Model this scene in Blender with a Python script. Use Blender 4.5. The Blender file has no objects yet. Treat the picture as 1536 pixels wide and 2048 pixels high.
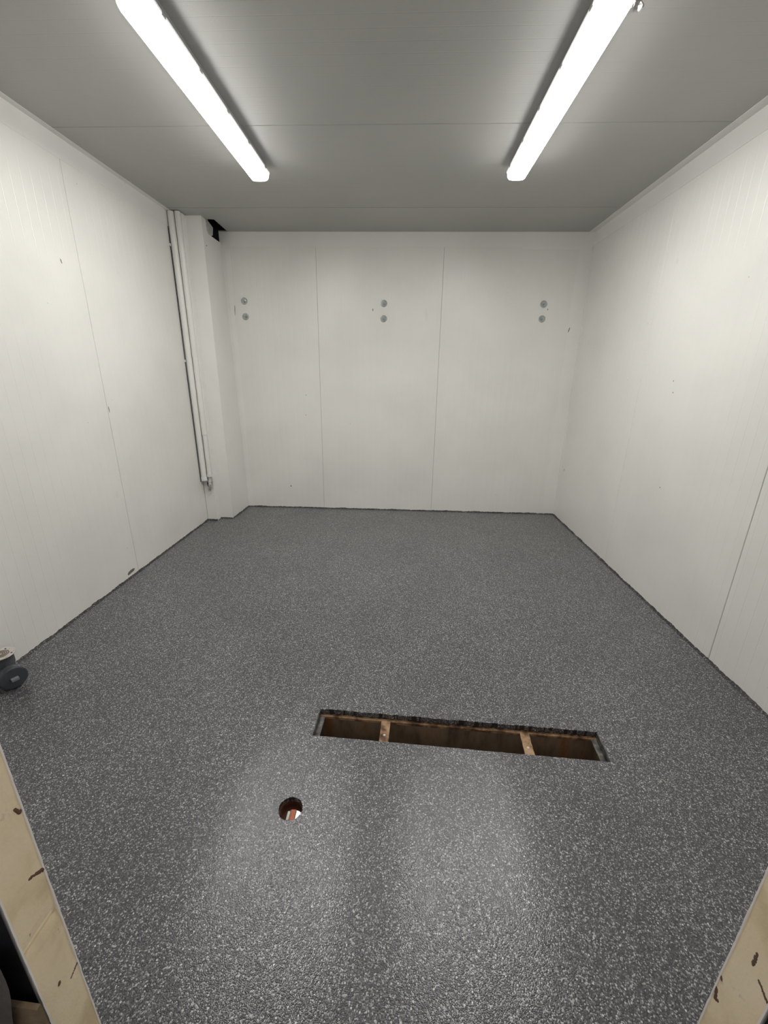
import bpy, bmesh, math, random
from mathutils import Vector, Matrix, noise
random.seed(7)
S = bpy.context.scene
COL = S.collection
V = Vector

# ------------------------------------------------------------------ camera
CR = V((0.998902, 0.044917, 0.013348)); CU = V((-0.026864, 0.315542, 0.948531)); CF = V((-0.038393, 0.947848, -0.316402))
CP = V((1.90481, -4.28453, 1.40434))
cam = bpy.data.cameras.new('camera'); cam.sensor_fit = 'VERTICAL'; cam.sensor_height = 36; cam.sensor_width = 27
cam.lens = 14.5955; cam.clip_start = 0.02
co = bpy.data.objects.new('camera', cam); COL.objects.link(co)
m = Matrix.Identity(4)
for i in range(3):
    m[i][0] = CR[i]; m[i][1] = CU[i]; m[i][2] = -CF[i]; m[i][3] = CP[i]
co.matrix_world = m
S.camera = co
# ------------------------------------------------------------------ world and exposure
w = bpy.data.worlds.new('world'); S.world = w; w.use_nodes = True
w.node_tree.nodes['Background'].inputs[0].default_value = (1.0, 0.97, 0.93, 1)
w.node_tree.nodes['Background'].inputs[1].default_value = 0.62
S.view_settings.view_transform = 'Standard'; S.view_settings.look = 'None'
S.view_settings.exposure = 0.0; S.view_settings.gamma = 1; S.view_settings.use_curve_mapping = False
LAMP_STRENGTH = 55.0

# ------------------------------------------------------------------ dimensions
W, H = 3.541, 2.6
YF, YO = -3.80, -3.877            # front wall, inner and outer face
JL, JR = 1.277, 2.516             # door jambs
OT = 2.15                         # opening height

# ------------------------------------------------------------------ material helpers
def mat(name, col=(.8, .8, .8), rough=.5, metal=0., spec=.5):
    mt = bpy.data.materials.new(name); mt.use_nodes = True
    b = mt.node_tree.nodes['Principled BSDF']
    b.inputs['Base Color'].default_value = (*col, 1); b.inputs['Roughness'].default_value = rough
    b.inputs['Metallic'].default_value = metal; b.inputs['Specular IOR Level'].default_value = spec
    return mt, mt.node_tree, b
def N(t, kind, **kw):
    n = t.nodes.new(kind)
    for k, v in kw.items():
        if k in n.inputs: n.inputs[k].default_value = v
        else: setattr(n, k, v)
    return n
def coords(t, scale=(1, 1, 1)):
    c = N(t, 'ShaderNodeTexCoord'); mp = N(t, 'ShaderNodeMapping'); mp.inputs['Scale'].default_value = scale
    t.links.new(c.outputs['Object'], mp.inputs['Vector']); return mp.outputs[0]
def ramp(t, fac, stops, interp='LINEAR'):
    r = N(t, 'ShaderNodeValToRGB'); r.color_ramp.interpolation = interp
    e = r.color_ramp.elements
    while len(e) < len(stops): e.new(0.5)
    for x, (p, c) in zip(e, stops):
        x.position = p; x.color = (*c, 1) if len(c) == 3 else c
    t.links.new(fac, r.inputs[0]); return r.outputs[0]
def mixc(t, fac, a, b, mode='MIX'):
    n = N(t, 'ShaderNodeMix', data_type='RGBA', blend_type=mode)
    for sock, v in ((n.inputs[0], fac), (n.inputs[6], a), (n.inputs[7], b)):
        if isinstance(v, bpy.types.NodeSocket): t.links.new(v, sock)
        elif isinstance(v, (int, float)): sock.default_value = v
        else: sock.default_value = (*v, 1)
    return n.outputs[2]
def bump(t, b, h, strength=.2, dist=.002):
    n = N(t, 'ShaderNodeBump', Strength=strength, Distance=dist)
    t.links.new(h, n.inputs['Height']); t.links.new(n.outputs[0], b.inputs['Normal'])

def painted(name, col, rough=.38, warm=None):
    mt, t, b = mat(name, col, rough)
    v = coords(t)
    n1 = N(t, 'ShaderNodeTexNoise', Scale=1.6, Detail=4.0); t.links.new(v, n1.inputs['Vector'])
    c2 = warm or tuple(x * .93 for x in col)
    base = mixc(t, ramp(t, n1.outputs[0], [(.40, (0, 0, 0)), (.68, (1, 1, 1))]), col, c2)
    vo = N(t, 'ShaderNodeTexVoronoi', Scale=5.0, Randomness=1.0); t.links.new(v, vo.inputs['Vector'])
    base = mixc(t, ramp(t, vo.outputs['Distance'], [(0.0, (.7, .7, .7)), (.018, (.4, .4, .4)), (.022, (0, 0, 0))]), base, (.30, .29, .27))
    t.links.new(base, b.inputs['Base Color'])
    n2 = N(t, 'ShaderNodeTexNoise', Scale=220.0, Detail=2.0); t.links.new(v, n2.inputs['Vector'])
    n3 = N(t, 'ShaderNodeTexNoise', Scale=9.0, Detail=3.0); t.links.new(v, n3.inputs['Vector'])
    ad = N(t, 'ShaderNodeMath', operation='MULTIPLY_ADD'); ad.inputs[1].default_value = 3.0
    t.links.new(n3.outputs[0], ad.inputs[0]); t.links.new(n2.outputs[0], ad.inputs[2])
    bump(t, b, ad.outputs[0], .16, .002)
    return mt
M = {}
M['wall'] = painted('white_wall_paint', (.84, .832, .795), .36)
M['ceil'] = painted('shaded_ceiling_paint', (.44, .437, .418), .42)  # white panels greyed, the ceiling's weaker light is put into the colour
M['flash'] = painted('white_flashing', (.86, .855, .82), .34)
M['pvc_white'] = painted('white_pipe_paint', (.84, .835, .80), .35)
M['joint'] = mat('panel_joint', (.46, .45, .42), .8)[0]

def floor_mat():
    mt, t, b = mat('flake_resin_floor', (.1, .1, .1), .42, spec=.6)
    v = coords(t)
    # small chips in many greys
    vo = N(t, 'ShaderNodeTexVoronoi', Scale=330.0); t.links.new(v, vo.inputs['Vector'])
    sep = N(t, 'ShaderNodeSeparateColor'); t.links.new(vo.outputs['Color'], sep.inputs[0])
    c1 = ramp(t, sep.outputs[0], [(0, (.018, .018, .021)), (.16, (.044, .044, .050)), (.42, (.070, .069, .079)), (.62, (.115, .114, .124)), (.78, (.24, .236, .232)), (.905, (.48, .47, .45))], 'CONSTANT')
    # bigger pale chips
    vb = N(t, 'ShaderNodeTexVoronoi', Scale=170.0); t.links.new(v, vb.inputs['Vector'])
    sb = N(t, 'ShaderNodeSeparateColor'); t.links.new(vb.outputs['Color'], sb.inputs[0])
    pick = ramp(t, sb.outputs[1], [(0, (0, 0, 0)), (.958, (1, 1, 1))], 'CONSTANT')
    near = ramp(t, vb.outputs['Distance'], [(0, (1, 1, 1)), (.40, (0, 0, 0))], 'CONSTANT')
    msk = N(t, 'ShaderNodeMath', operation='MULTIPLY'); t.links.new(pick, msk.inputs[0]); t.links.new(near, msk.inputs[1])
    big = ramp(t, sb.outputs[2], [(0, (.62, .61, .57)), (.5, (.40, .39, .36)), (.8, (.75, .74, .70))], 'CONSTANT')
    c = mixc(t, msk.outputs[0], c1, big)
    nz = N(t, 'ShaderNodeTexNoise', Scale=2.2, Detail=3.0); t.links.new(v, nz.inputs['Vector'])
    c = mixc(t, 1.0, c, ramp(t, nz.outputs[0], [(.3, (.755, .76, .80)), (.7, (.945, .945, .985))]), 'MULTIPLY')
    t.links.new(c, b.inputs['Base Color'])
    hs = N(t, 'ShaderNodeMath', operation='ADD'); t.links.new(sep.outputs[1], hs.inputs[0])
    sd = N(t, 'ShaderNodeMath', operation='MULTIPLY'); sd.inputs[1].default_value = -.9
    t.links.new(vo.outputs['Distance'], sd.inputs[0]); t.links.new(sd.outputs[0], hs.inputs[1])
    bump(t, b, hs.outputs[0], .40, .0014)
    b.inputs['Coat Weight'].default_value = .75; b.inputs['Coat Roughness'].default_value = .17
    bn = N(t, 'ShaderNodeBump', Strength=.27, Distance=.0014); t.links.new(hs.outputs[0], bn.inputs['Height']); t.links.new(bn.outputs[0], b.inputs['Coat Normal'])
    r = N(t, 'ShaderNodeMapRange'); r.inputs['To Min'].default_value = .30; r.inputs['To Max'].default_value = .55
    t.links.new(sep.outputs[2], r.inputs[0]); t.links.new(r.outputs[0], b.inputs['Roughness'])
    return mt
M['floor'] = floor_mat()
def resin_edge():  # floor resin in darker tones, contact shade along the walls painted in
    mt, t, b = mat('shaded_resin_edge', (.03, .03, .03), .45)
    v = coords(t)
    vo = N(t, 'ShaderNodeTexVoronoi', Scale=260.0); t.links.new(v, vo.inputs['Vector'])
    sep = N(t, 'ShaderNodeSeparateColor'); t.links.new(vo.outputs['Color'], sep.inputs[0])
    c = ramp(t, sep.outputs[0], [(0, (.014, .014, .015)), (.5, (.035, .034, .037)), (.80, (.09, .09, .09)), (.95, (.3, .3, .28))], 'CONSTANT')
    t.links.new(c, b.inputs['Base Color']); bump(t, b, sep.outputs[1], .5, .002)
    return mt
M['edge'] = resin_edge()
def blotchy(name, stops, scale=14., rough=.7, metal=0., bs=.4, stretch=(1, 1, 1), detail=6.):
    mt, t, b = mat(name, stops[0][1], rough, metal)
    v = coords(t, stretch)
    n = N(t, 'ShaderNodeTexNoise', Scale=scale, Detail=detail, Roughness=.62); t.links.new(v, n.inputs['Vector'])
    t.links.new(ramp(t, n.outputs[0], stops), b.inputs['Base Color'])
    n2 = N(t, 'ShaderNodeTexNoise', Scale=scale * 9, Detail=3.0); t.links.new(v, n2.inputs['Vector'])
    bump(t, b, n2.outputs[0], bs, .002)
    return mt
M['rust'] = blotchy('rusty_steel', [(.30, (.020, .012, .008)), (.44, (.16, .085, .045)), (.56, (.40, .25, .14)), (.72, (.50, .34, .21))], 22., .75)
M['rust_dark'] = blotchy('dark_rusty_plate', [(.30, (.05, .036, .026)), (.44, (.17, .125, .085)), (.58, (.25, .19, .135)), (.66, (.26, .12, .05))], 7., .6, stretch=(1.6, 1, .5))
M['tar'] = blotchy('black_rough_edge', [(.35, (.006, .006, .006)), (.60, (.02, .018, .016)), (.70, (.22, .13, .07))], 30., .6)
M['frame_steel'] = blotchy('worn_grey_steel', [(.30, (.03, .03, .03)), (.5, (.11, .105, .10)), (.72, (.26, .25, .235))], 40., .5, .3)
M['galv'] = blotchy('galvanised_steel', [(.3, (.30, .33, .33)), (.7, (.50, .54, .53))], 40., .26, .9, .1)
M['dark_hole'] = mat('dark_void', (.012, .012, .013), .9)[0]
M['foil'] = blotchy('grey_pipe_lagging', [(.3, (.40, .385, .37)), (.7, (.66, .64, .62))], 12., .6, 0, .5)
def foam():
    mt, t, b = mat('cut_foam_core', (.5, .4, .27), .85)
    v = coords(t)
    n = N(t, 'ShaderNodeTexNoise', Scale=9.0, Detail=5.0); t.links.new(v, n.inputs['Vector'])
    c = ramp(t, n.outputs[0], [(.32, (.62, .50, .31)), (.5, (.80, .67, .46)), (.68, (.84, .71, .52))])
    n2 = N(t, 'ShaderNodeTexNoise', Scale=7.5, Detail=6.0, Roughness=.7); 
    mp = N(t, 'ShaderNodeMapping'); mp.inputs['Scale'].default_value = (1, 1.0, .8); mp.inputs['Location'].default_value = (3.1, 1.7, 4.4)
    t.links.new(v, mp.inputs[0]); t.links.new(mp.outputs[0], n2.inputs['Vector'])
    st = ramp(t, n2.outputs[0], [(.62, (0, 0, 0)), (.68, (.5, .5, .5)), (.76, (1, 1, 1))])
    c = mixc(t, st, c, (.13, .062, .026))
    n4 = N(t, 'ShaderNodeTexNoise', Scale=30.0, Detail=4.0, Roughness=.65); t.links.new(mp.outputs[0], n4.inputs['Vector'])
    c = mixc(t, ramp(t, n4.outputs[0], [(.70, (0, 0, 0)), (.76, (1, 1, 1))]), c, (.05, .028, .014))
    t.links.new(c, b.inputs['Base Color'])
    n3 = N(t, 'ShaderNodeTexNoise', Scale=160.0, Detail=3.0); t.links.new(v, n3.inputs['Vector'])
    bump(t, b, n3.outputs[0], .5, .0015)
    return mt
M['foam'] = foam()
M['stain'] = mat('dark_brown_stain', (.12, .068, .045), .8)[0]
M['skin_edge'] = mat('cut_metal_skin', (.80, .76, .73), .5)[0]
M['pvc_grey'] = blotchy('grey_plastic', [(.3, (.060, .064, .072)), (.7, (.095, .10, .11))], 12., .42, 0, .1)
M['pvc_cap'] = blotchy('dark_grey_plastic_cap', [(.3, (.040, .046, .055)), (.7, (.060, .067, .078))], 12., .40, 0, .1)
M['knob'] = mat('grey_plastic_knob', (.22, .24, .26), .4)[0]
M['plate'] = blotchy('dirty_steel_plate', [(.35, (.45, .40, .36)), (.5, (.62, .58, .54)), (.7, (.70, .66, .62))], 30., .45, .2, .1)
M['grate_dirt'] = blotchy('rust_brown_grate', [(.3, (.10, .07, .055)), (.7, (.26, .21, .18))], 40., .7)
M['dark_line'] = mat('gap_shadow_and_hose', (.020, .023, .030), .5)[0]  # near-black for the hose tail and the painted shade beside the capped pipe
M['clip'] = mat('white_plastic_clip', (.74, .74, .73), .4)[0]
M['brass'] = blotchy('painted_valve_metal', [(.32, (.10, .10, .10)), (.45, (.42, .41, .39)), (.6, (.68, .67, .64))], 45., .4, .25, .3)
M['lamp_body'] = mat('grey_lamp_housing', (.42, .43, .43), .5)[0]
M['steel_clip'] = mat('stainless_clip', (.55, .55, .54), .28, 1.0)[0]
M['black_sheet'] = blotchy('black_plastic_sheet', [(.3, (.008, .009, .012)), (.7, (.020, .021, .027))], 6., .45, 0, .4)
M['grey_sheet'] = blotchy('grey_plastic_sheet', [(.3, (.12, .11, .11)), (.7, (.24, .22, .21))], 8., .5, 0, .4)
M['cardboard'] = blotchy('brown_board', [(.3, (.09, .06, .035)), (.7, (.20, .14, .085))], 20., .8, 0, .4)
M['outside'] = blotchy('outside_concrete', [(.3, (.06, .05, .045)), (.7, (.12, .105, .09))], 6., .85)
M['orange'] = blotchy('orange_clay', [(.3, (.45, .10, .03)), (.7, (.62, .17, .06))], 60., .45, 0, .2)
M['tin'] = blotchy('wet_brown_pipe', [(.3, (.05, .018, .010)), (.7, (.13, .05, .03))], 30., .35, 0, .2)
M['scuff'] = mat('scuff_mark', (.16, .155, .14), .7)[0]
M['filler'] = mat('white_filler', (.80, .79, .75), .7)[0]
wm, wt, wb = mat('murky_water', (.05, .018, .010), .03); wb.inputs['IOR'].default_value = 1.33
M['water'] = wm
def diffuser():
    mt = bpy.data.materials.new('lit_opal_diffuser'); mt.use_nodes = True
    t = mt.node_tree; b = t.nodes['Principled BSDF']
    b.inputs['Base Color'].default_value = (.9, .9, .9, 1); b.inputs['Roughness'].default_value = .4
    b.inputs['Emission Color'].default_value = (1.0, .985, .955, 1); 
    # the LED board faces down, so the sides of the lens shine less than its underside
    g = N(t, 'ShaderNodeNewGeometry'); sx = N(t, 'ShaderNodeSeparateXYZ'); t.links.new(g.outputs['Normal'], sx.inputs[0])
    mr = N(t, 'ShaderNodeMapRange'); mr.inputs['From Min'].default_value = -.15; mr.inputs['From Max'].default_value = -.95
    mr.inputs['To Min'].default_value = LAMP_STRENGTH * .05; mr.inputs['To Max'].default_value = LAMP_STRENGTH
    t.links.new(sx.outputs[2], mr.inputs[0]); t.links.new(mr.outputs[0], b.inputs['Emission Strength'])
    return mt
M['opal'] = diffuser()
rm, rt, rb = mat('clear_opal_rim', (.85, .85, .86), .3); rb.inputs['Emission Color'].default_value = (1, .99, .97, 1); rb.inputs['Emission Strength'].default_value = .35
M['opal_rim'] = rm

# ------------------------------------------------------------------ mesh helpers
def mesh_obj(name, bm, mt, parent=None, smooth=False, **props):
    bmesh.ops.recalc_face_normals(bm, faces=bm.faces[:])
    me = bpy.data.meshes.new(name); bm.to_mesh(me); bm.free()
    for x in (mt if isinstance(mt, (list, tuple)) else [mt]): me.materials.append(x)
    if smooth:
        me.polygons.foreach_set('use_smooth', [True] * len(me.polygons))
        me.set_sharp_from_angle(angle=math.radians(40))
    o = bpy.data.objects.new(name, me); COL.objects.link(o)
    if parent:
        o.parent = parent; o.matrix_parent_inverse = Matrix.Translation(-parent.location) if False else Matrix.Identity(4)
    for k, v in props.items(): o[k] = v
    return o
def thing(name, label, cat, loc=(0, 0, 0), rotz=0, group=None):
    o = bpy.data.objects.new(name, None); o.empty_display_size = .05; COL.objects.link(o)
    o.location = loc; o.rotation_euler = (0, 0, rotz); o['label'] = label; o['category'] = cat
    if group: o['group'] = group
    return o
def box(bm, x0, x1, y0, y1, z0, z1, bev=0):
    r = bmesh.ops.create_cube(bm, size=1)
    bmesh.ops.transform(bm, matrix=Matrix.Translation(((x0 + x1) / 2, (y0 + y1) / 2, (z0 + z1) / 2)) @ Matrix.Diagonal((x1 - x0, y1 - y0, z1 - z0, 1)), verts=r['verts'])
    if bev:
        es = list({e for v in r['verts'] for e in v.link_edges})
        bmesh.ops.bevel(bm, geom=es, offset=bev, segments=2, profile=.5, affect='EDGES')
def bx(x0, x1, y0, y1, z0, z1, bev=0):
    bm = bmesh.new(); box(bm, x0, x1, y0, y1, z0, z1, bev); return bm
def frame_to(d):
    return V((0, 0, 1)).rotation_difference(V(d).normalized()).to_matrix().to_4x4()
def cyl(bm, p, d, r, h, seg=24, r2=None, caps=True):
    q = bmesh.ops.create_cone(bm, cap_ends=caps, segments=seg, radius1=r, radius2=r if r2 is None else r2, depth=h)
    bmesh.ops.transform(bm, matrix=Matrix.Translation(V(p)) @ frame_to(d) @ Matrix.Translation((0, 0, h / 2)), verts=q['verts'])
    return q['verts']
def lathe(bm, prof, p=(0, 0, 0), d=(0, 0, 1), seg=32, close=False):
    mx = Matrix.Translation(V(p)) @ frame_to(d); rings = []
    for r, z in prof:
        if r < 1e-6: rings.append([bm.verts.new(mx @ V((0, 0, z)))])
        else: rings.append([bm.verts.new(mx @ V((r * math.cos(2 * math.pi * k / seg), r * math.sin(2 * math.pi * k / seg), z))) for k in range(seg)])
    if close: rings.append(rings[0])
    for a, b in zip(rings, rings[1:]):
        for k in range(seg):
            k2 = (k + 1) % seg
            if len(a) == 1 and len(b) == 1: continue
            if len(a) == 1: bm.faces.new((a[0], b[k], b[k2]))
            elif len(b) == 1: bm.faces.new((a[k], b[0], a[k2]))
            else: bm.faces.new((a[k], b[k], b[k2], a[k2]))
def tube(bm, pts, r, seg=10):
    pts = [V(p) for p in pts]; prev = None
    for i, p in enumerate(pts):
        d = (pts[min(i + 1, len(pts) - 1)] - pts[max(i - 1, 0)])
        mx = Matrix.Translation(p) @ frame_to(d)
        ring = [bm.verts.new(mx @ V((r * math.cos(2 * math.pi * k / seg), r * math.sin(2 * math.pi * k / seg), 0))) for k in range(seg)]
        if prev:
            for k in range(seg): bm.faces.new((prev[k], ring[k], ring[(k + 1) % seg], prev[(k + 1) % seg]))
        else: bm.faces.new(ring)
        prev = ring
    bm.faces.new(prev)
def prism(bm, poly, mx, h):
    """extrude a 2-D polygon by h along local z, placed by mx"""
    a = [bm.verts.new(mx @ V((x, y, 0))) for x, y in poly]; b = [bm.verts.new(mx @ V((x, y, h))) for x, y in poly]
    n = len(poly)
    bm.faces.new(a); bm.faces.new(b)
    for i in range(n): bm.faces.new((a[i], a[(i + 1) % n], b[(i + 1) % n], b[i]))
def axes(o, x, y, z):
    mm = Matrix.Identity(4)
    for i in range(3): mm[i][0] = x[i]; mm[i][1] = y[i]; mm[i][2] = z[i]; mm[i][3] = o[i]
    return mm
def ribbed(origin, across, along, normal, width, length, pitch=.0642, thick=.008, dep=.0004):
    """sandwich panel skin: shallow pressed lines along the panel, folded edges"""
    pr = [(0, 0), (0, thick - .002), (.002, thick)]
    n = int(width / pitch + 1e-6); off = (width - (n - 1) * pitch) / 2
    for k in range(n):
        t = off + k * pitch
        if t < .012 or t > width - .012: continue
        pr += [(t - .0032, thick), (t - .0010, thick - dep), (t + .0010, thick - dep), (t + .0032, thick)]
    pr += [(width - .002, thick), (width, thick - .002), (width, 0)]
    bm = bmesh.new()
    mx = axes(V(origin), V(across), V(normal), V(along))
    prism(bm, pr, mx, length)
    return bm
def struct(name, bm, mt, parent=None):
    o = mesh_obj(name, bm, mt, parent)
    if not parent: o['kind'] = 'structure'
    return o

# ------------------------------------------------------------------ floor with two openings
TR_C = V((2.160, -2.937, 0)); TR_A = math.radians(-2.85); TR_L, TR_W = 1.176, .142
HOLE = V((1.561, -3.281, 0)); HR = .0405
def tr(x, y, z=0):
    c, s = math.cos(TR_A), math.sin(TR_A)
    return V((TR_C.x + c * x - s * y, TR_C.y + s * x + c * y, z))
def jag(n, a, b, amp):
    return [a.lerp(b, k / n) + V((random.uniform(-amp, amp), random.uniform(-amp, amp), 0)) for k in range(n)]
hx, hy = TR_L / 2, TR_W / 2
slot = jag(110, tr(-hx, -hy), tr(hx, -hy), .0010) + jag(14, tr(hx, -hy), tr(hx, hy), .0012) + jag(110, tr(hx, hy), tr(-hx, hy), .0024) + jag(14, tr(-hx, hy), tr(-hx, -hy), .0012)
circ = [HOLE + V(((HR + random.uniform(-.0012, .0012)) * math.cos(a), (HR + random.uniform(-.0012, .0012)) * math.sin(a), 0)) for a in [2 * math.pi * k / 40 for k in range(40)]]
def slab_with_holes(outer, holes, z0, depth):
    bm = bmesh.new(); edges = []; loops = []
    for lp in [outer] + holes:
        vs = [bm.verts.new((p[0], p[1], z0)) for p in lp]; loops.append(vs)
        for i in range(len(vs)): edges.append(bm.edges.new((vs[i], vs[(i + 1) % len(vs)])))
    bmesh.ops.triangle_fill(bm, edges=edges, use_beauty=True)
    for vs in loops:
        lo = [bm.verts.new(v.co - V((0, 0, depth))) for v in vs]
        for i in range(len(vs)): bm.faces.new((vs[i], vs[(i + 1) % len(vs)], lo[(i + 1) % len(vs)], lo[i]))
    return bm
outer = [(-.02, YO), (W + .02, YO), (W + .02, .02), (-.02, .02)]
floor = struct('floor', slab_with_holes(outer, [slot, circ], 0, .022), M['floor'])
# hand-trowelled resin upstand along the walls
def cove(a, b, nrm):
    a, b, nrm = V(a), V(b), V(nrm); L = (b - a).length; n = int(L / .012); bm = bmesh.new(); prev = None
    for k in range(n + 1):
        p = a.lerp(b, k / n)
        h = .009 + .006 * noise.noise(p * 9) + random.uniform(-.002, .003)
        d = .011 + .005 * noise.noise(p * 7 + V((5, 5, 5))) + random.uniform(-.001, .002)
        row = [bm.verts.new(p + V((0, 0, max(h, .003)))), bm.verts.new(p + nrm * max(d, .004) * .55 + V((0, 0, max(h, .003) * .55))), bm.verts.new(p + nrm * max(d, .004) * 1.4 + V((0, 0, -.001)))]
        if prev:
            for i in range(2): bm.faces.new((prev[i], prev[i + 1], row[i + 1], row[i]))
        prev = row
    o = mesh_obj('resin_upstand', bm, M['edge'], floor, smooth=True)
BXF = -.405
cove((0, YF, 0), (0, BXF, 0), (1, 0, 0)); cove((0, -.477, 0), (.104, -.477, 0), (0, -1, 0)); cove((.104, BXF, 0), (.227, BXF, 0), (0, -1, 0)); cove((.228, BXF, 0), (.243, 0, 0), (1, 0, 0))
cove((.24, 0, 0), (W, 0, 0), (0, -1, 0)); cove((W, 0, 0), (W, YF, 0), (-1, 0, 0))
ofl = struct('floor_outside', bx(-.6, W + .6, -6.5, YO - .002, -.05, -.004), M['outside'])

# ------------------------------------------------------------------ walls: slab plus pressed panel skins
T = .008
def side_wall(name, x, nrm, joints):
    s = -nrm
    bm = bx(min(x + s * T, x + s * .085), max(x + s * T, x + s * .085), YO, .085, -.05, H + .085)
    o = struct(name, bm, M['joint'])
    for y0, y1 in zip(joints, joints[1:]):
        g = .0018
        mesh_obj('panel', ribbed((x + s * T, y0 + g, 0), (0, 1, 0), (0, 0, 1), (nrm, 0, 0), y1 - y0 - 2 * g, H, thick=T, dep=.0007), M['wall'], o)
    return o
wl = side_wall('wall_left', 0, 1, [YF, -2.79, -1.612, -.455, .0])
wr = side_wall('wall_right', W, -1, [YF, -3.55, -2.386, -1.199, .0])
wb_ = struct('wall_back', bx(-.085, W + .085, T, .085, -.05, H + .085), M['joint'])
for x0, x1 in zip([.0, 1.078, 2.239, W], [1.078, 2.239, W]):
    mesh_obj('panel', ribbed((x0 + .0008, T, 0), (1, 0, 0), (0, 0, 1), (0, -1, 0), x1 - x0 - .0016, H, thick=T), M['wall'], wb_)
# front wall: two sandwich panels and a header, foam core shown at the cut door jambs
wf = struct('wall_front', bx(JL, JR, YO + .003, YF - .003, OT, H + .08), M['foam'])
mesh_obj('inner_skin', bx(JL, JR, YF - .003, YF, OT, H), M['wall'], wf); mesh_obj('outer_skin', bx(JL, JR, YO, YO + .003, OT, H), M['skin_edge'], wf)
def jag_strip(x0, x1, edge_x, y0, y1):
    """metal skin whose cut edge wanders a little"""
    bm = bmesh.new(); n = 140; prev = None
    far = x0 if abs(x1 - edge_x) < abs(x0 - edge_x) else x1
    for k in range(n + 1):
        z = OT * k / n; e = edge_x + random.uniform(-.0006, .0006) + .0006 * noise.noise((edge_x, z * 6, 0))
        row = [bm.verts.new(c) for c in ((far, y0, z), (e, y0, z), (e, y1, z), (far, y1, z))]
        if prev:
            for i in range(4): bm.faces.new((prev[i], prev[(i + 1) % 4], row[(i + 1) % 4], row[i]))
        else: bm.faces.new(row)
        prev = row
    bm.faces.new(prev); return bm
def foam_block(x0, x1, face, z0, z1, name='foam_core'):
    bm = bmesh.new(); n = max(2, int((z1 - z0) / .02)); ny = 5; s = 1 if abs(x1 - face) < abs(x0 - face) else -1
    far = x0 if s > 0 else x1; grid = []
    for k in range(n + 1):
        z = z0 + (z1 - z0) * k / n; row = []
        for j in range(ny + 1):
            y = YO + .003 + (YF - YO - .006) * j / ny
            dd = .0010 * noise.noise((y * 30, z * 14, face)) - (.0004 if j in (0, ny) else 0) - (.0016 if k in (0, n) else 0)
            row.append(bm.verts.new((face - s * .0012 + s * dd, y, z)))
        grid.append(row)
    for a, b in zip(grid, grid[1:]):
        for j in range(ny): bm.faces.new((a[j], a[j + 1], b[j + 1], b[j]))
    bk = [bm.verts.new((far, y, z)) for y, z in ((YO + .003, z0), (YF - .003, z0), (YF - .003, z1), (YO + .003, z1))]
    bm.faces.new(bk)
    bm.faces.new([bk[0], bk[1]] + [v for v in reversed(grid[0])]); bm.faces.new([bk[3], bk[2]] + [v for v in reversed(grid[-1])])
    bm.faces.new([bk[0], bk[3]] + [r[0] for r in reversed(grid)]); bm.faces.new([bk[1], bk[2]] + [r[-1] for r in reversed(grid)])
    return mesh_obj(name, bm, M['foam'], wf, smooth=False)
for x0, x1, face, cuts in ((-.085, JL, JL, [0, .432, .447, 1.25, OT]), (JR, W + .085, JR, [0, .86, OT])):
    for z0, z1 in zip(cuts, cuts[1:]):
        foam_block(x0, x1, face - (.003 if (z1 - z0) < .1 and face == JL else 0), z0 + .0003, z1 - .0003)
    mesh_obj('inner_skin', jag_strip(x0, x1, face, YF - .003, YF), M['skin_edge'], wf)
    mesh_obj('outer_skin', jag_strip(x0, x1, face, YO, YO + .003), M['skin_edge'], wf)
    mesh_obj('upper_foam', bx(x0, x1, YO, YF, OT, H + .08), M['foam'], wf)
# brown stains on the cut foam
def stain(side, pts, r0=1.0):
    bm = bmesh.new()
    for (y, z), (y2, z2), r in pts:
        n = 14
        for k in range(n):
            f = k / (n - 1); rr = r * random.uniform(.6, 1.15)
            q = bmesh.ops.create_uvsphere(bm, u_segments=8, v_segments=5, radius=1)
            x = (JL - .0024) if side < 0 else (JR + .0024)
            bmesh.ops.transform(bm, matrix=Matrix.Translation((x, y + (y2 - y) * f + random.uniform(-.3, .3) * r, z + (z2 - z) * f + random.uniform(-.3, .3) * r)) @ Matrix.Diagonal((.0026, rr, rr * 1.2, 1)), verts=q['verts'])
    mesh_obj('stain', bm, M['stain'], wf, smooth=True)
stain(-1, [((-3.827, .560), (-3.803, .543), .0042)], 1.0); stain(-1, [((-3.804, .263), (-3.822, .256), .0022)]); stain(-1, [((-3.841, .287), (-3.843, .283), .003)])
stain(-1, [((-3.813, .706), (-3.806, .690), .0035)])
stain(1, [((-3.804, .330), (-3.808, .305), .0042), ((-3.808, .305), (-3.814, .312), .003)]); stain(1, [((-3.803, .362), (-3.806, .358), .003)]); stain(1, [((-3.852, .462), (-3.872, .450), .0022)]); stain(1, [((-3.835, .500), (-3.836, .470), .004)])

# ------------------------------------------------------------------ ceiling
HC = [(.229, -.321), (.295, -.309), (.284, -.002), (.207, .0)]
cb = bmesh.new()
prism(cb, [(-.085, YO), (W + .085, YO), (W + .085, .085), (.32, .085), (.32, -.34), (-.085, -.34)], Matrix.Translation((0, 0, H + T)), .08)
ce = struct('ceiling', cb, M['joint'])
cj = [YF - .0, -2.786, -1.6736, -.5688]
for y0, y1 in zip(cj, cj[1:]):
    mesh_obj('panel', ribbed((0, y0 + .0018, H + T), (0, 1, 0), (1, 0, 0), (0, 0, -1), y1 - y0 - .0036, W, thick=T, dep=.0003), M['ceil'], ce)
cb = bmesh.new()
prism(cb, [(0, -.567), (W, -.567), (W, 0), (.284, 0), (.295, -.309), (.229, -.321), (.10, -.321), (.10, 0), (0, 0)], Matrix.Translation((0, 0, H)), T)
mesh_obj('panel', cb, M['ceil'], ce)
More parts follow.
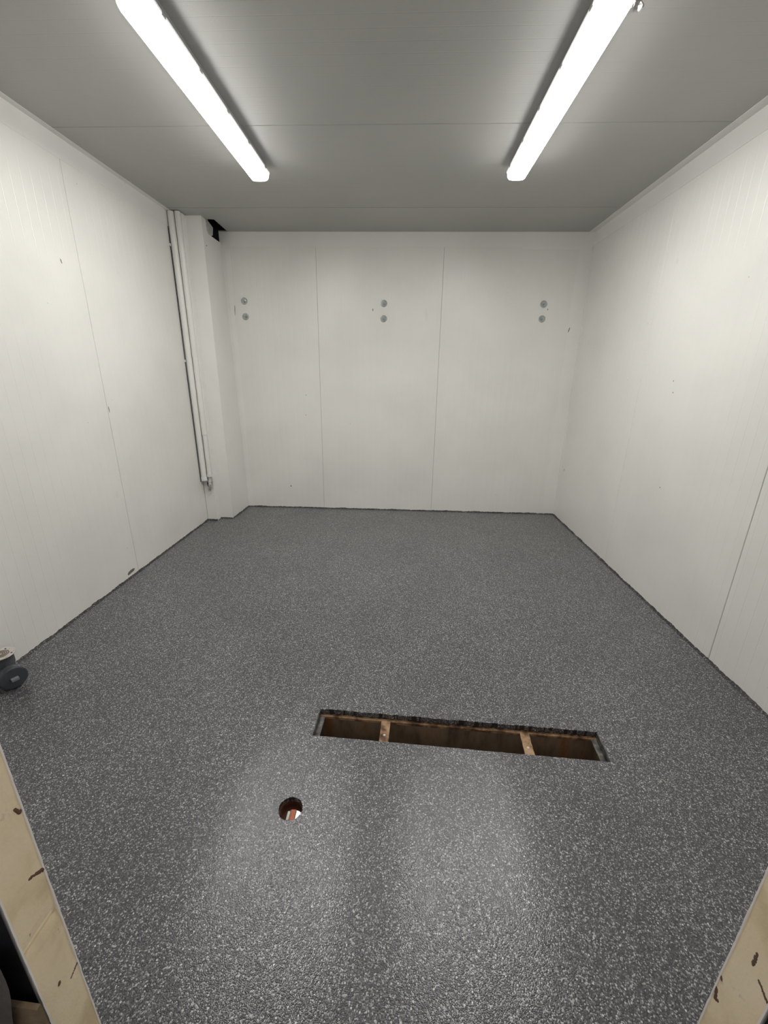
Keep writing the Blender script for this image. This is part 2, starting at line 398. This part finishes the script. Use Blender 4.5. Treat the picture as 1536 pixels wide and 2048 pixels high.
# near-black boxes painting the darkness of the roof void above the torn corner
cb = bmesh.new()
box(cb, -.085, .34, -.36, .085, H + .30, H + .32); box(cb, .301, .319, -.339, .006, H + T + .0005, H + .30); box(cb, -.085, -.065, -.36, .085, H + T, H + .30); box(cb, -.065, .301, -.004, -.001, H + T + .0005, H + .30); box(cb, -.065, .301, -.339, -.325, H + T + .0005, H + .30)
mesh_obj('roof_void', cb, M['dark_hole'], ce)

# ------------------------------------------------------------------ flashings
def trim(n, bms, mt=None):
    o = struct('trim_%d' % n, bms, mt or M['flash']); return o
e = .0025
def L_trim(side):
    bm = bmesh.new(); zt = 2.4905
    if side < 0: pts = [(0, zt), (e, zt), (e, H - e), (.036, H - e), (.036, H), (0, H)]
    else: pts = [(W, zt), (W - e, zt), (W - e, H - e), (W - .053, H - e), (W - .053, H), (W, H)]
    prism(bm, pts, axes(V((0, YF, 0)), V((1, 0, 0)), V((0, 0, 1)), V((0, 1, 0))), (-.43 if side < 0 else 0) - YF)
    return bm
trim(1, L_trim(-1)); trim(2, L_trim(1))
trim(3, bx(.235, 2.93, -e, 0, 2.483, H - .0005)); trim(4, bx(2.926, W - e, -.0045, -.0002, 2.4615, H - .0005))
bm = bmesh.new(); pts = [(3.420, 0), (3.420, -e), (W - e, -e), (W - e, -.035), (W, -.035), (W, 0)]
prism(bm, pts, Matrix.Translation((0, 0, .004)), 2.4575); tr5 = trim(5, bm)
bm = bmesh.new(); prism(bm, [(.2435, 0), (.2435, -e), (.286, -e), (.286, 0)], Matrix.Translation((0, 0, .004)), 2.455); tr6 = trim(6, bm)
def rivet(parent, p, d, r=.0035, mt='flash'):
    b = bmesh.new(); lathe(b, [(r, 0), (r * .95, .0010), (r * .6, .0022), (0, .0027)], p, d, 10); return mesh_obj('rivet', b, M[mt], parent, smooth=True)
for z in (.25, .55, .85, 1.15, 1.45, 1.75, 2.05, 2.35): rivet(tr5, (3.485, -e, z), (0, -1, 0)); rivet(tr6, (.266, -e, z + .07), (0, -1, 0))

# ------------------------------------------------------------------ sheet-metal boxing in the back left corner
ca = thing('corner_boxing', 'white sheet metal boxing in back left corner with torn dark hole at its top', 'boxing', (0, 0, 0))
bm = bmesh.new()   # front sheet, slightly leaning top to bottom
for z0, z1 in ((0, H),):
    prism(bm, [(.100, 0), (.2265, 0), (.2295, H), (.100, H)], axes(V((0, BXF, 0)), V((1, 0, 0)), V((0, 0, 1)), V((0, 1, 0))), .0025)
mesh_obj('front_sheet', bm, M['flash'], ca)
bm = bmesh.new(); box(bm, .002, .104, -.475, BXF - .0003, .0, H - .002, .004)
mesh_obj('corner_flashing', bm, M['flash'], ca)
bm = bmesh.new()
def sp(s, z):
    f = z / H; xf = .2265 + .003 * f; xb = .243 + (.207 - .243) * f
    return V((xf + (xb - xf) * s, BXF + .001 + (-.0015 - BXF) * s, z))
ns = 6
cols = [k / ns for k in range(ns + 1)]
rows = [0, .6, 1.2, 1.8, 2.3, 2.46]
g = [[bm.verts.new(sp(s, z)) for s in cols] for z in rows]
for a, b in zip(g, g[1:]):
    for k in range(ns): bm.faces.new((a[k], a[k + 1], b[k + 1], b[k]))
top = g[-1]; up = [bm.verts.new(sp(s, z)) for s, z in ((0, H), (.225, H), (.235, 2.520), (.31, 2.503))]
tip = bm.verts.new(sp(1, 2.512))
bm.faces.new((top[0], top[1], up[2], up[1], up[0])); bm.faces.new((top[1], top[2], up[3], up[2])); bm.faces.new((top[2], top[3], top[4], top[5], top[6], tip, up[3]))
bmesh.ops.triangulate(bm, faces=bm.faces[:]); bmesh.ops.recalc_face_normals(bm, faces=bm.faces[:])
r = bmesh.ops.solidify(bm, geom=bm.faces[:], thickness=.0015)
mesh_obj('side_sheet', bm, M['flash'], ca)
for x, z in ((.129, 1.472), (.135, 1.223), (.141, .802), (.145, .509), (.142, .264), (.168, .272), (.123, 1.912)): rivet(ca, (x, BXF, z), (0, -1, 0), .0055)
for s, z in ((.12, 2.40), (.3, .5), (.3, 1.1), (.6, 2.2)):
    p = sp(s, z); rivet(ca, p + V((.0015, 0, 0)), (1, 0, 0), .005, 'scuff' if z > 2.3 else 'flash')
bm = bmesh.new(); box(bm, .003, .203, -.012, -.009, 2.2, H + .06); box(bm, .003, .006, BXF + .01, -.013, 2.2, H + .06); box(bm, .003, .20, BXF + .01, -.013, 2.2, 2.205)
mesh_obj('shade_lining', bm, M['dark_hole'], ca)  # near-black sheets added to paint the shade inside the boxing
# lagged pipe seen through the torn hole
lp = thing('lagged_pipe', 'pale grey lagged pipe inside the torn dark hole above the boxing', 'pipe', (.17, -.25, 2.45))
bm = bmesh.new(); tube(bm, [V((-.09, -.04, -.02)), V((-.04, -.02, .06)), V((-.01, -.01, .12)), V((.0, -.0, .22))], .050, 18)
mesh_obj('lagging', bm, M['foil'], lp, smooth=True)
bm = bmesh.new()
fl = [(.034, -.06, .055), (.036, .03, .050), (.042, .085, .075), (.046, .095, .135), (.040, .02, .165), (.034, -.06, .14)]
a = [bm.verts.new(V(p)) for p in fl]; b = [bm.verts.new(V(p) + V((-.004, .002, 0))) for p in fl]
bm.faces.new(a); bm.faces.new(b)
for i in range(6): bm.faces.new((a[i], a[(i + 1) % 6], b[(i + 1) % 6], b[i]))
mesh_obj('torn_flap', bm, M['foil'], lp)

# ------------------------------------------------------------------ pipes beside the boxing
PY = -.505
p1 = thing('capped_pipe', 'white vertical pipe with flat end cap, nearest the left wall in the back corner', 'pipe', (.031, PY, .41))
bm = bmesh.new(); lathe(bm, [(.026, .02), (.026, H - .41 - .005)], seg=20); mesh_obj('pipe_run', bm, M['pvc_white'], p1, smooth=True)
bm = bmesh.new(); lathe(bm, [(0, 0), (.027, .0), (.030, .003), (.030, .036), (.027, .040), (.0, .040)], seg=20); mesh_obj('end_cap', bm, M['clip'], p1, smooth=True)
p2 = thing('valved_pipe', 'white vertical pipe ending in a small valve, between capped pipe and boxing', 'pipe', (.0840, PY + .003, .30))
bm = bmesh.new(); lathe(bm, [(.0185, .15), (.0185, .57)], seg=20); mesh_obj('lower_run', bm, M['pvc_white'], p2, smooth=True)
bm = bmesh.new(); lathe(bm, [(.0185, .545), (.0225, .547), (.0225, H - .30 - .005)], seg=20); mesh_obj('upper_run', bm, M['pvc_white'], p2, smooth=True)
bm = bmesh.new(); lathe(bm, [(.0185, .150), (.022, .150), (.022, .172), (.0185, .172)], seg=20); mesh_obj('end_collar', bm, M['clip'], p2, smooth=True)
bm = bmesh.new(); lathe(bm, [(0, .05), (.014, .05), (.020, .075), (.020, .100), (.013, .112), (.013, .15), (0, .15)], seg=14)
vb_ = mesh_obj('valve_body', bm, M['brass'], p2, smooth=True)
bm = bmesh.new(); cyl(bm, (.0, -.012, .088), (.5, -1, .15), .009, .030, 10); cyl(bm, (.016, -.042, .080), (.5, -1, .15), .017, .008, 8); mesh_obj('tap_handle', bm, M['brass'], p2)
bm = bmesh.new(); tube(bm, [V((-.006, 0, .055)), V((-.012, -.006, .035)), V((-.014, -.010, .005))], .0105, 10); mesh_obj('spout', bm, M['brass'], p2, smooth=True)
bm = bmesh.new(); tube(bm, [V((-.024, .004, .10)), V((-.024, -.008, .085)), V((-.018, -.018, .07)), V((-.005, -.02, .06))], .006, 8); mesh_obj('hose_tail', bm, M['dark_line'], p2, smooth=True)
cbx = thing('gap_shadow', 'thin dark line standing in for the shadow gap beside the capped pipe', 'dark_line', (.0045, PY - .022, .40))
bm = bmesh.new(); tube(bm, [V((.000, 0, .0)), V((.0015, 0, .5)), V((0, 0, 1.0)), V((.0015, .002, 1.6)), V((0, .004, H - .51))], .0026, 8); mesh_obj('shadow_line', bm, M['dark_line'], cbx, smooth=True)  # dark tube painting the shade in the gap between wall and pipe
for z in (2.362 - .40, 1.485 - .40):
    bm = bmesh.new(); box(bm, -.0045, .006, -.012, .004, z - .010, z + .010, .002); c_ = mesh_obj('wall_clip', bm, M['clip'], cbx)

# ------------------------------------------------------------------ ceiling lamps
LZ = H
def lamp(cx, y0, y1, label, open_clip=False):
    yc = (y0 + y1) / 2; L = (y1 - y0)
    o = thing('batten_lamp', label, 'ceiling lamp', (cx, yc, H), 0, 'ceiling batten lamps')
    hl = L / 2
    def loft(name, secs, mt, seg_r=5):
        """stack of rounded rectangles (half width, half length, corner, z)"""
        bm = bmesh.new(); prev = None
        for hw, hL, rc, z in secs:
            ring = []
            for cxn, cyn, a0 in ((1, 1, 0), (-1, 1, 90), (-1, -1, 180), (1, -1, 270)):
                for k in range(seg_r + 1):
                    a = math.radians(a0 + 90 * k / seg_r)
                    ring.append(bm.verts.new((cxn * (hw - rc) + rc * math.cos(a), cyn * (hL - rc) + rc * math.sin(a), z)))
            if prev:
                n = len(ring)
                for i in range(n): bm.faces.new((prev[i], prev[(i + 1) % n], ring[(i + 1) % n], ring[i]))
            else: bm.faces.new(ring)
            prev = ring
        bm.faces.new(prev)
        return mesh_obj(name, bm, mt, o, smooth=True)
    loft('housing', [(.040, hl - .02, .012, -.0005), (.046, hl - .012, .014, -.020), (.050, hl - .006, .014, -.040)], M['lamp_body'])
    loft('rim', [(.0575, hl - .002, .016, -.0402), (.0600, hl, .018, -.043), (.0600, hl, .018, -.050), (.057, hl - .004, .016, -.0515)], M['opal_rim'])
    loft('diffuser', [(.0560, hl - .005, .016, -.0516), (.0555, hl - .0055, .016, -.060), (.0530, hl - .008, .016, -.072), (.0480, hl - .013, .016, -.083), (.040, hl - .021, .014, -.0895), (.030, hl - .031, .012, -.092)], M['opal'])
    for k in range(5):
        y = -hl + .10 + k * (L - .20) / 4
        for s in (-1, 1):
            if open_clip and s == 1 and k == 0: continue
            bm = bmesh.new()
            pts = [(.0505, -.028), (.054, -.030), (.0617, -.040), (.0617, -.052), (.0585, -.0535), (.0580, -.0525), (.0603, -.0515), (.0603, -.0405), (.0535, -.0325), (.0505, -.031)]
            prism(bm, [(s * a, b) for a, b in pts], axes(V((0, y - .012, 0)), V((1, 0, 0)), V((0, 0, 1)), V((0, 1, 0))), .024)
            mesh_obj('clip', bm, M['steel_clip'], o)
    if open_clip:
        y = -hl + .10
        bm = bmesh.new()
        pts = [(.0505, -.028), (.062, -.030), (.078, -.041), (.094, -.043), (.104, -.054), (.101, -.062), (.098, -.060), (.100, -.054), (.092, -.046), (.076, -.044), (.060, -.033), (.0505, -.031)]
        prism(bm, pts, axes(V((0, y - .014, 0)), V((1, 0, 0)), V((0, 0, 1)), V((0, 1, 0))), .028)
        box(bm, .078, .090, y - .004, y + .006, -.060, -.044); box(bm, .060, .072, y - .010, y - .002, -.052, -.036)
        mesh_obj('open_clip', bm, M['steel_clip'], o)
    return o
lamp(.996, -2.545, -1.250, 'lit white batten lamp on the ceiling, the left one, fully in view')
lamp(2.545, -2.545, -1.250, 'lit white batten lamp on the ceiling, the right one, with an open metal clip', True)

# ------------------------------------------------------------------ bolts in the back wall
def bolt(x, z, label, ang):
    o = thing('wall_bolt', label, 'bolt', (x, -.0005, z), 0, 'bolts in the back wall')
    bm = bmesh.new(); lathe(bm, [(.007, .0), (.0300, .0), (.0310, .0015), (.0300, .0038), (.024, .0042), (.007, .0042)], (0, 0, 0), (0, -1, 0), 28, True); mesh_obj('washer', bm, M['galv'], o, smooth=True)
    bm = bmesh.new(); vs = cyl(bm, (0, -.0042, 0), (0, -1, 0), .0165, .011, 6)
    bmesh.ops.rotate(bm, cent=(0, 0, 0), matrix=Matrix.Rotation(ang, 3, 'Y'), verts=vs)
    bmesh.ops.bevel(bm, geom=bm.edges[:], offset=.0018, segments=2, affect='EDGES'); mesh_obj('nut', bm, M['galv'], o)
    bm = bmesh.new(); lathe(bm, [(.0075, .015), (.0075, .024), (.0055, .027), (0, .027)], (0, 0, 0), (0, -1, 0), 14); mesh_obj('stud', bm, M['galv'], o, smooth=True)
for x, zz, nm in ((.383, (2.036, 1.901), 'left pair, nearest the boxing'), (1.7025, (2.024, 1.894), 'middle pair on the back wall'), (3.173, (2.028, 1.904), 'right pair, nearest the right wall')):
    for z, ud in zip(zz, ('upper', 'lower')): bolt(x, z, '%s galvanised bolt and washer of the %s' % (ud, nm), random.uniform(0, 1))

# ------------------------------------------------------------------ scuffs, dents and plugs on the walls
def mark(parent, axis, p, su, sv, ang=0, mt='scuff', name='scuff_mark'):
    bm = bmesh.new(); n = 12
    nrm = {'x': V((1, 0, 0)), 'X': V((-1, 0, 0)), 'y': V((0, -1, 0))}[axis]; u = V((0, 0, 1)).cross(nrm)
    c, s = math.cos(ang), math.sin(ang); pts = []
    for k in range(n):
        a = 2 * math.pi * k / n; q = random.uniform(.75, 1.15)
        a_, b_ = su * q * math.cos(a), sv * q * math.sin(a)
        pts.append((a_ * c - b_ * s, a_ * s + b_ * c))
    prism(bm, pts, axes(V(p), u, V((0, 0, 1)), nrm), .0006)
    mesh_obj(name, bm, M[mt], parent)
for p, su, sv, a, mt in (((.286, -.003, 1.955), .0025, .055, -.06, 'scuff'), ((3.433, -.003, 1.812), .004, .022, -.2, 'scuff'), ((3.215, 0, 1.985), .003, .009, 0, 'scuff'), ((2.10, 0, 1.93), .012, .06, .05, 'filler'),
        ((.724, 0, .241), .007, .008, 0, 'scuff'), ((2.912, 0, .198), .011, .012, 0, 'filler'), ((1.416, 0, .19), .035, .007, 0, 'filler'), ((.547, 0, 1.786), .012, .012, 0, 'filler'), ((.931, 0, 1.189), .004, .004, 0, 'scuff'), ((.922, 0, .993), .004, .004, 0, 'scuff'), ((1.60, 0, 1.97), .004, .012, 0, 'scuff')):
    mark(wb_, 'y', p, su, sv, a, mt)
for p, su, sv, a, mt in (((0, -1.677, .604), .018, .025, 0, 'filler'), ((0, -1.757, 1.969), .004, .012, .3, 'scuff'), ((0, -1.24, .642), .008, .010, 0, 'filler'), ((0, -1.60, 1.16), .003, .02, 0, 'scuff'), ((0, -1.69, .040), .05, .012, .1, 'scuff')):
    mark(wl, 'x', p, su, sv, a, mt)
for p, su, sv, a, mt in (((W, -1.345, 2.074), .014, .016, 0, 'filler'), ((W, -1.568, 1.385), .004, .004, 0, 'scuff'), ((W, -1.588, 1.318), .004, .004, 0, 'scuff'), ((W, -.12, .51), .006, .010, 0, 'scuff'), ((W, -1.672, .745), .004, .004, 0, 'scuff')):
    mark(wr, 'X', p, su, sv, a, mt)

# ------------------------------------------------------------------ open drain channel in the floor
dc = thing('drain_channel', 'open rusty drain channel sunk in the floor with two cross straps', 'drain', tuple(TR_C), TR_A)
D = .19
def dbox(name, mt, *a, bev=0): return mesh_obj(name, bx(*a, bev), M[mt], dc)
def ragged_plate(name, mt, x0, x1, y, z0, z1, th, amp):
    bm = bmesh.new(); n = int((x1 - x0) / .008); prev = None
    for k in range(n + 1):
        x = x0 + (x1 - x0) * k / n; zl = z0 + random.uniform(-amp, amp) + amp * noise.noise((x * 25, y, 1)); d = random.uniform(-.0012, .0012)
        row = [bm.verts.new(c) for c in ((x, y + d, zl), (x, y + d, z1), (x, y + th, z1), (x, y + th, zl))]
        if prev:
            for i in range(4): bm.faces.new((prev[i], prev[(i + 1) % 4], row[(i + 1) % 4], row[i]))
        else: bm.faces.new(row)
        prev = row
    bm.faces.new(prev); return mesh_obj(name, bm, M[mt], dc)
ragged_plate('rough_rim', 'tar', -hx, hx, hy + .001, -.026, -.0005, .012, .003)
dbox('rim_plate', 'tar', -hx - .01, hx + .01, -hy - .012, -hy - .001, -.03, -.0225)
dbox('seat_angle', 'rust', -hx, hx, hy - .011, hy + .012, -.036, -.028, bev=.0015)
dbox('seat_lip', 'rust', -hx, hx, hy - .004, hy + .001, -.048, -.036)
dbox('seat_angle', 'rust', -hx, hx, -hy - .012, -hy + .010, -.036, -.028, bev=.0015)
dbox('channel_wall', 'rust_dark', -hx - .01, hx + .01, hy + .006, hy + .012, -D, -.036)
dbox('channel_wall', 'rust_dark', -hx - .01, hx + .01, -hy - .012, -hy - .006, -D, -.036)
dbox('channel_end', 'rust_dark', -hx - .012, -hx - .006, -hy - .012, hy + .012, -D, -.030)
dbox('channel_end', 'rust_dark', hx + .006, hx + .012, -hy - .012, hy + .012, -D, -.030)
dbox('channel_bottom', 'rust_dark', -hx - .012, hx + .012, -hy - .012, hy + .012, -D - .006, -D)
for s in (-1, 1):
    dbox('end_angle', 'frame_steel', *sorted((s * (hx - .004), s * (hx + .004))), -hy, hy, -.028, -.001, bev=.0012)
    dbox('end_seat', 'frame_steel', *sorted((s * (hx - .026), s * (hx - .004))), -hy, hy, -.036, -.029, bev=.0012)
def strap(xc, sk):
    bm = bmesh.new(); prev = None
    for k in range(9):
        y = -hy - .004 + (2 * hy + .004) * k / 8; xo = sk * (k / 8 - .5); z = -.0275 - .0035 * math.sin(math.pi * k / 8); wj = .0185 + random.uniform(-.0012, .0012)
        row = [bm.verts.new(c) for c in ((xc + xo - wj, y, z), (xc + xo + wj, y, z), (xc + xo + wj, y, z - .005), (xc + xo - wj, y, z - .005))]
        if prev:
            for i in range(4): bm.faces.new((prev[i], prev[(i + 1) % 4], row[(i + 1) % 4], row[i]))
        else: bm.faces.new(row)
        prev = row
    bm.faces.new(prev); o = mesh_obj('cross_strap', bm, M['rust'], dc)
    b2 = bmesh.new(); lathe(b2, [(.006, 0), (.005, .002), (0, .003)], (xc, -.01, -.0312), (0, 0, 1), 10); mesh_obj('weld_spot', b2, M['plate'] if sk == 0 else M['stain'], o)
strap(1.865 - TR_C.x, 0.0); strap(2.452 - TR_C.x, .0)

# ------------------------------------------------------------------ round drain hole
dh = thing('round_drain', 'small round drain hole in the floor, brown water and orange fragment inside', 'drain', tuple(HOLE))
bm = bmesh.new(); lathe(bm, [(HR + .002, -.0005), (HR + .006, -.0225), (HR + .006, -.09), (HR + .0035, -.09), (HR + .001, -.022), (HR - .0005, -.003)], seg=40, close=True); mesh_obj('pipe_sleeve', bm, M['tar'], dh, smooth=True)
bm = bmesh.new(); lathe(bm, [(HR - .003, -.018), (HR + .0005, -.018), (HR + .0005, -.060), (HR - .003, -.060)], seg=40, close=True); mesh_obj('inner_pipe', bm, M['tin'], dh, smooth=True)
bm = bmesh.new(); lathe(bm, [(0, -.031), (HR - .002, -.031), (HR - .002, -.058), (0, -.058)], seg=40); mesh_obj('water', bm, M['water'], dh)
bm = bmesh.new(); box(bm, -.002, .0155, -.024, .018, -.045, -.0265, .003); ob = mesh_obj('orange_fragment', bm, M['orange'], dh)
bm = bmesh.new(); box(bm, -.014, -.0045, -.020, .012, -.045, -.0275, .003); mesh_obj('glint_block', bm, M['filler'], dh)  # pale block painting a glint on the water
# ------------------------------------------------------------------ loose drain trap by the left wall
tp = thing('drain_trap', 'loose grey plastic drain trap with steel grate, on the floor at the left wall', 'drain trap', (.068, -2.745, .002))
bm = bmesh.new(); lathe(bm, [(0, 0.0), (.036, 0), (.040, .004), (.040, .085), (.044, .088), (.044, .118), (.040, .120), (.040, .135), (0, .135)], seg=36); mesh_obj('body', bm, M['pvc_grey'], tp, smooth=True)
bm = bmesh.new(); lathe(bm, [(0, .1352), (.048, .1352), (.0545, .139), (.0555, .1415), (.054, .1430), (.049, .1418), (.040, .1412), (0, .1412)], seg=40); pl = mesh_obj('flange_plate', bm, M['plate'], tp, smooth=True)
for r_ in (.009, .016, .023, .030):
    bm = bmesh.new(); lathe(bm, [(r_ - .0018, .1405), (r_ - .0018, .1424), (r_ + .0018, .1424), (r_ + .0018, .1405)], seg=28, close=True); mesh_obj('grate_ring', bm, M['grate_dirt'], pl)
for a in (.35, 1.9, 3.5, 5.0):
    bm = bmesh.new(); cyl(bm, (.043 * math.cos(a), .043 * math.sin(a), .1400), (0, 0, 1), 0.0038, .0022, 10); mesh_obj('screw_hole', bm, M['dark_hole'], pl)
dn = V((.87, -.5, 0)).normalized(); ctr = V((0, 0, .054))
bm = bmesh.new(); lathe(bm, [(.038, .02), (.038, .062), (.046, .066), (.046, .090), (0, .090)], ctr, dn, 32); st_ = mesh_obj('outlet_stub', bm, M['pvc_grey'], tp, smooth=True)
bm = bmesh.new(); lathe(bm, [(0, .090), (.0505, .090), (.0525, .0925), (.0525, .102), (.0505, .1045), (.046, .1055), (0, .1055)], ctr, dn, 36); cp_ = mesh_obj('screw_cap', bm, M['pvc_cap'], tp, smooth=True)
bm = bmesh.new(); box(bm, -.0065, .0065, -.014, .014, 0, .018, .0015)
uu = V((0, 0, 1)).cross(dn); bmesh.ops.transform(bm, matrix=axes(ctr + dn * .1052, V((0, 0, 1)), uu, dn), verts=bm.verts[:]); mesh_obj('square_knob', bm, M['knob'], cp_)

# ------------------------------------------------------------------ just outside the doorway
def sheet(name, label, cat, mt, loc, pts_fn, nu, nv, th=.002):
    o = thing(name, label, cat, loc); bm = bmesh.new()
    g = [[bm.verts.new(pts_fn(u / nu, v / nv)) for u in range(nu + 1)] for v in range(nv + 1)]
    for a, b in zip(g, g[1:]):
        for k in range(nu): bm.faces.new((a[k], a[k + 1], b[k + 1], b[k]))
    bmesh.ops.solidify(bm, geom=bm.faces[:], thickness=th)
    mesh_obj('sheet_body', bm, mt, o, smooth=True); return o
def blk(x0, x1, seed):
    def f(u, v):
        x = x0 + (x1 - x0) * u; z = 1.6 * (1 - v)
        k = min(1.0, min(abs(x - 1.2765), abs(x - 2.517)) / .12)
        y = YO - .004 - k * (.004 + .004 * noise.noise((x * 9, z * 5, seed)) + .002 * math.sin(x * 40 + z * 3))
        return V((x, min(y, YO - .0035), z + .004))
    return f
sheet('plastic_sheet', 'black plastic sheet hanging outside the left door jamb', 'sheet', M['black_sheet'], (0, 0, 0), blk(.55, 1.2765, 1.3), 30, 34)
sheet('plastic_sheet', 'black plastic sheet hanging outside the right door jamb', 'sheet', M['black_sheet'], (0, 0, 0), blk(2.517, 3.2, 7.3), 30, 34)
def gsh(u, v):
    x = .80 + (1.262 - .80) * u; zt_ = .505 - .02 * u; z = zt_ * (1 - v) + .002
    x += .010 * u * math.sin(z * 18)
    y = YO - .030 - .004 * noise.noise((x * 11, z * 9, 3)) - .003 * math.sin(x * 30 + z * 22)
    return V((x, y, z))
sheet('crumpled_sheet', 'pale grey crumpled sheet at lower left, in front of black plastic', 'sheet', M['grey_sheet'], (0, 0, 0), gsh, 20, 20)
bd = thing('board_offcut', 'brown board offcut standing at lower left outside the jamb', 'board', (1.245, YO - .0235, 0))
bm = bmesh.new(); prism(bm, [(-.10, 0), (.052, 0), (.052, .345), (.0, .352), (-.10, .356)], axes(V((0, 0, .0)), V((1, 0, 0)), V((0, .0, 1)).normalized(), V((0, 1, 0))), .008)
mesh_obj('board_face', bm, M['cardboard'], bd)
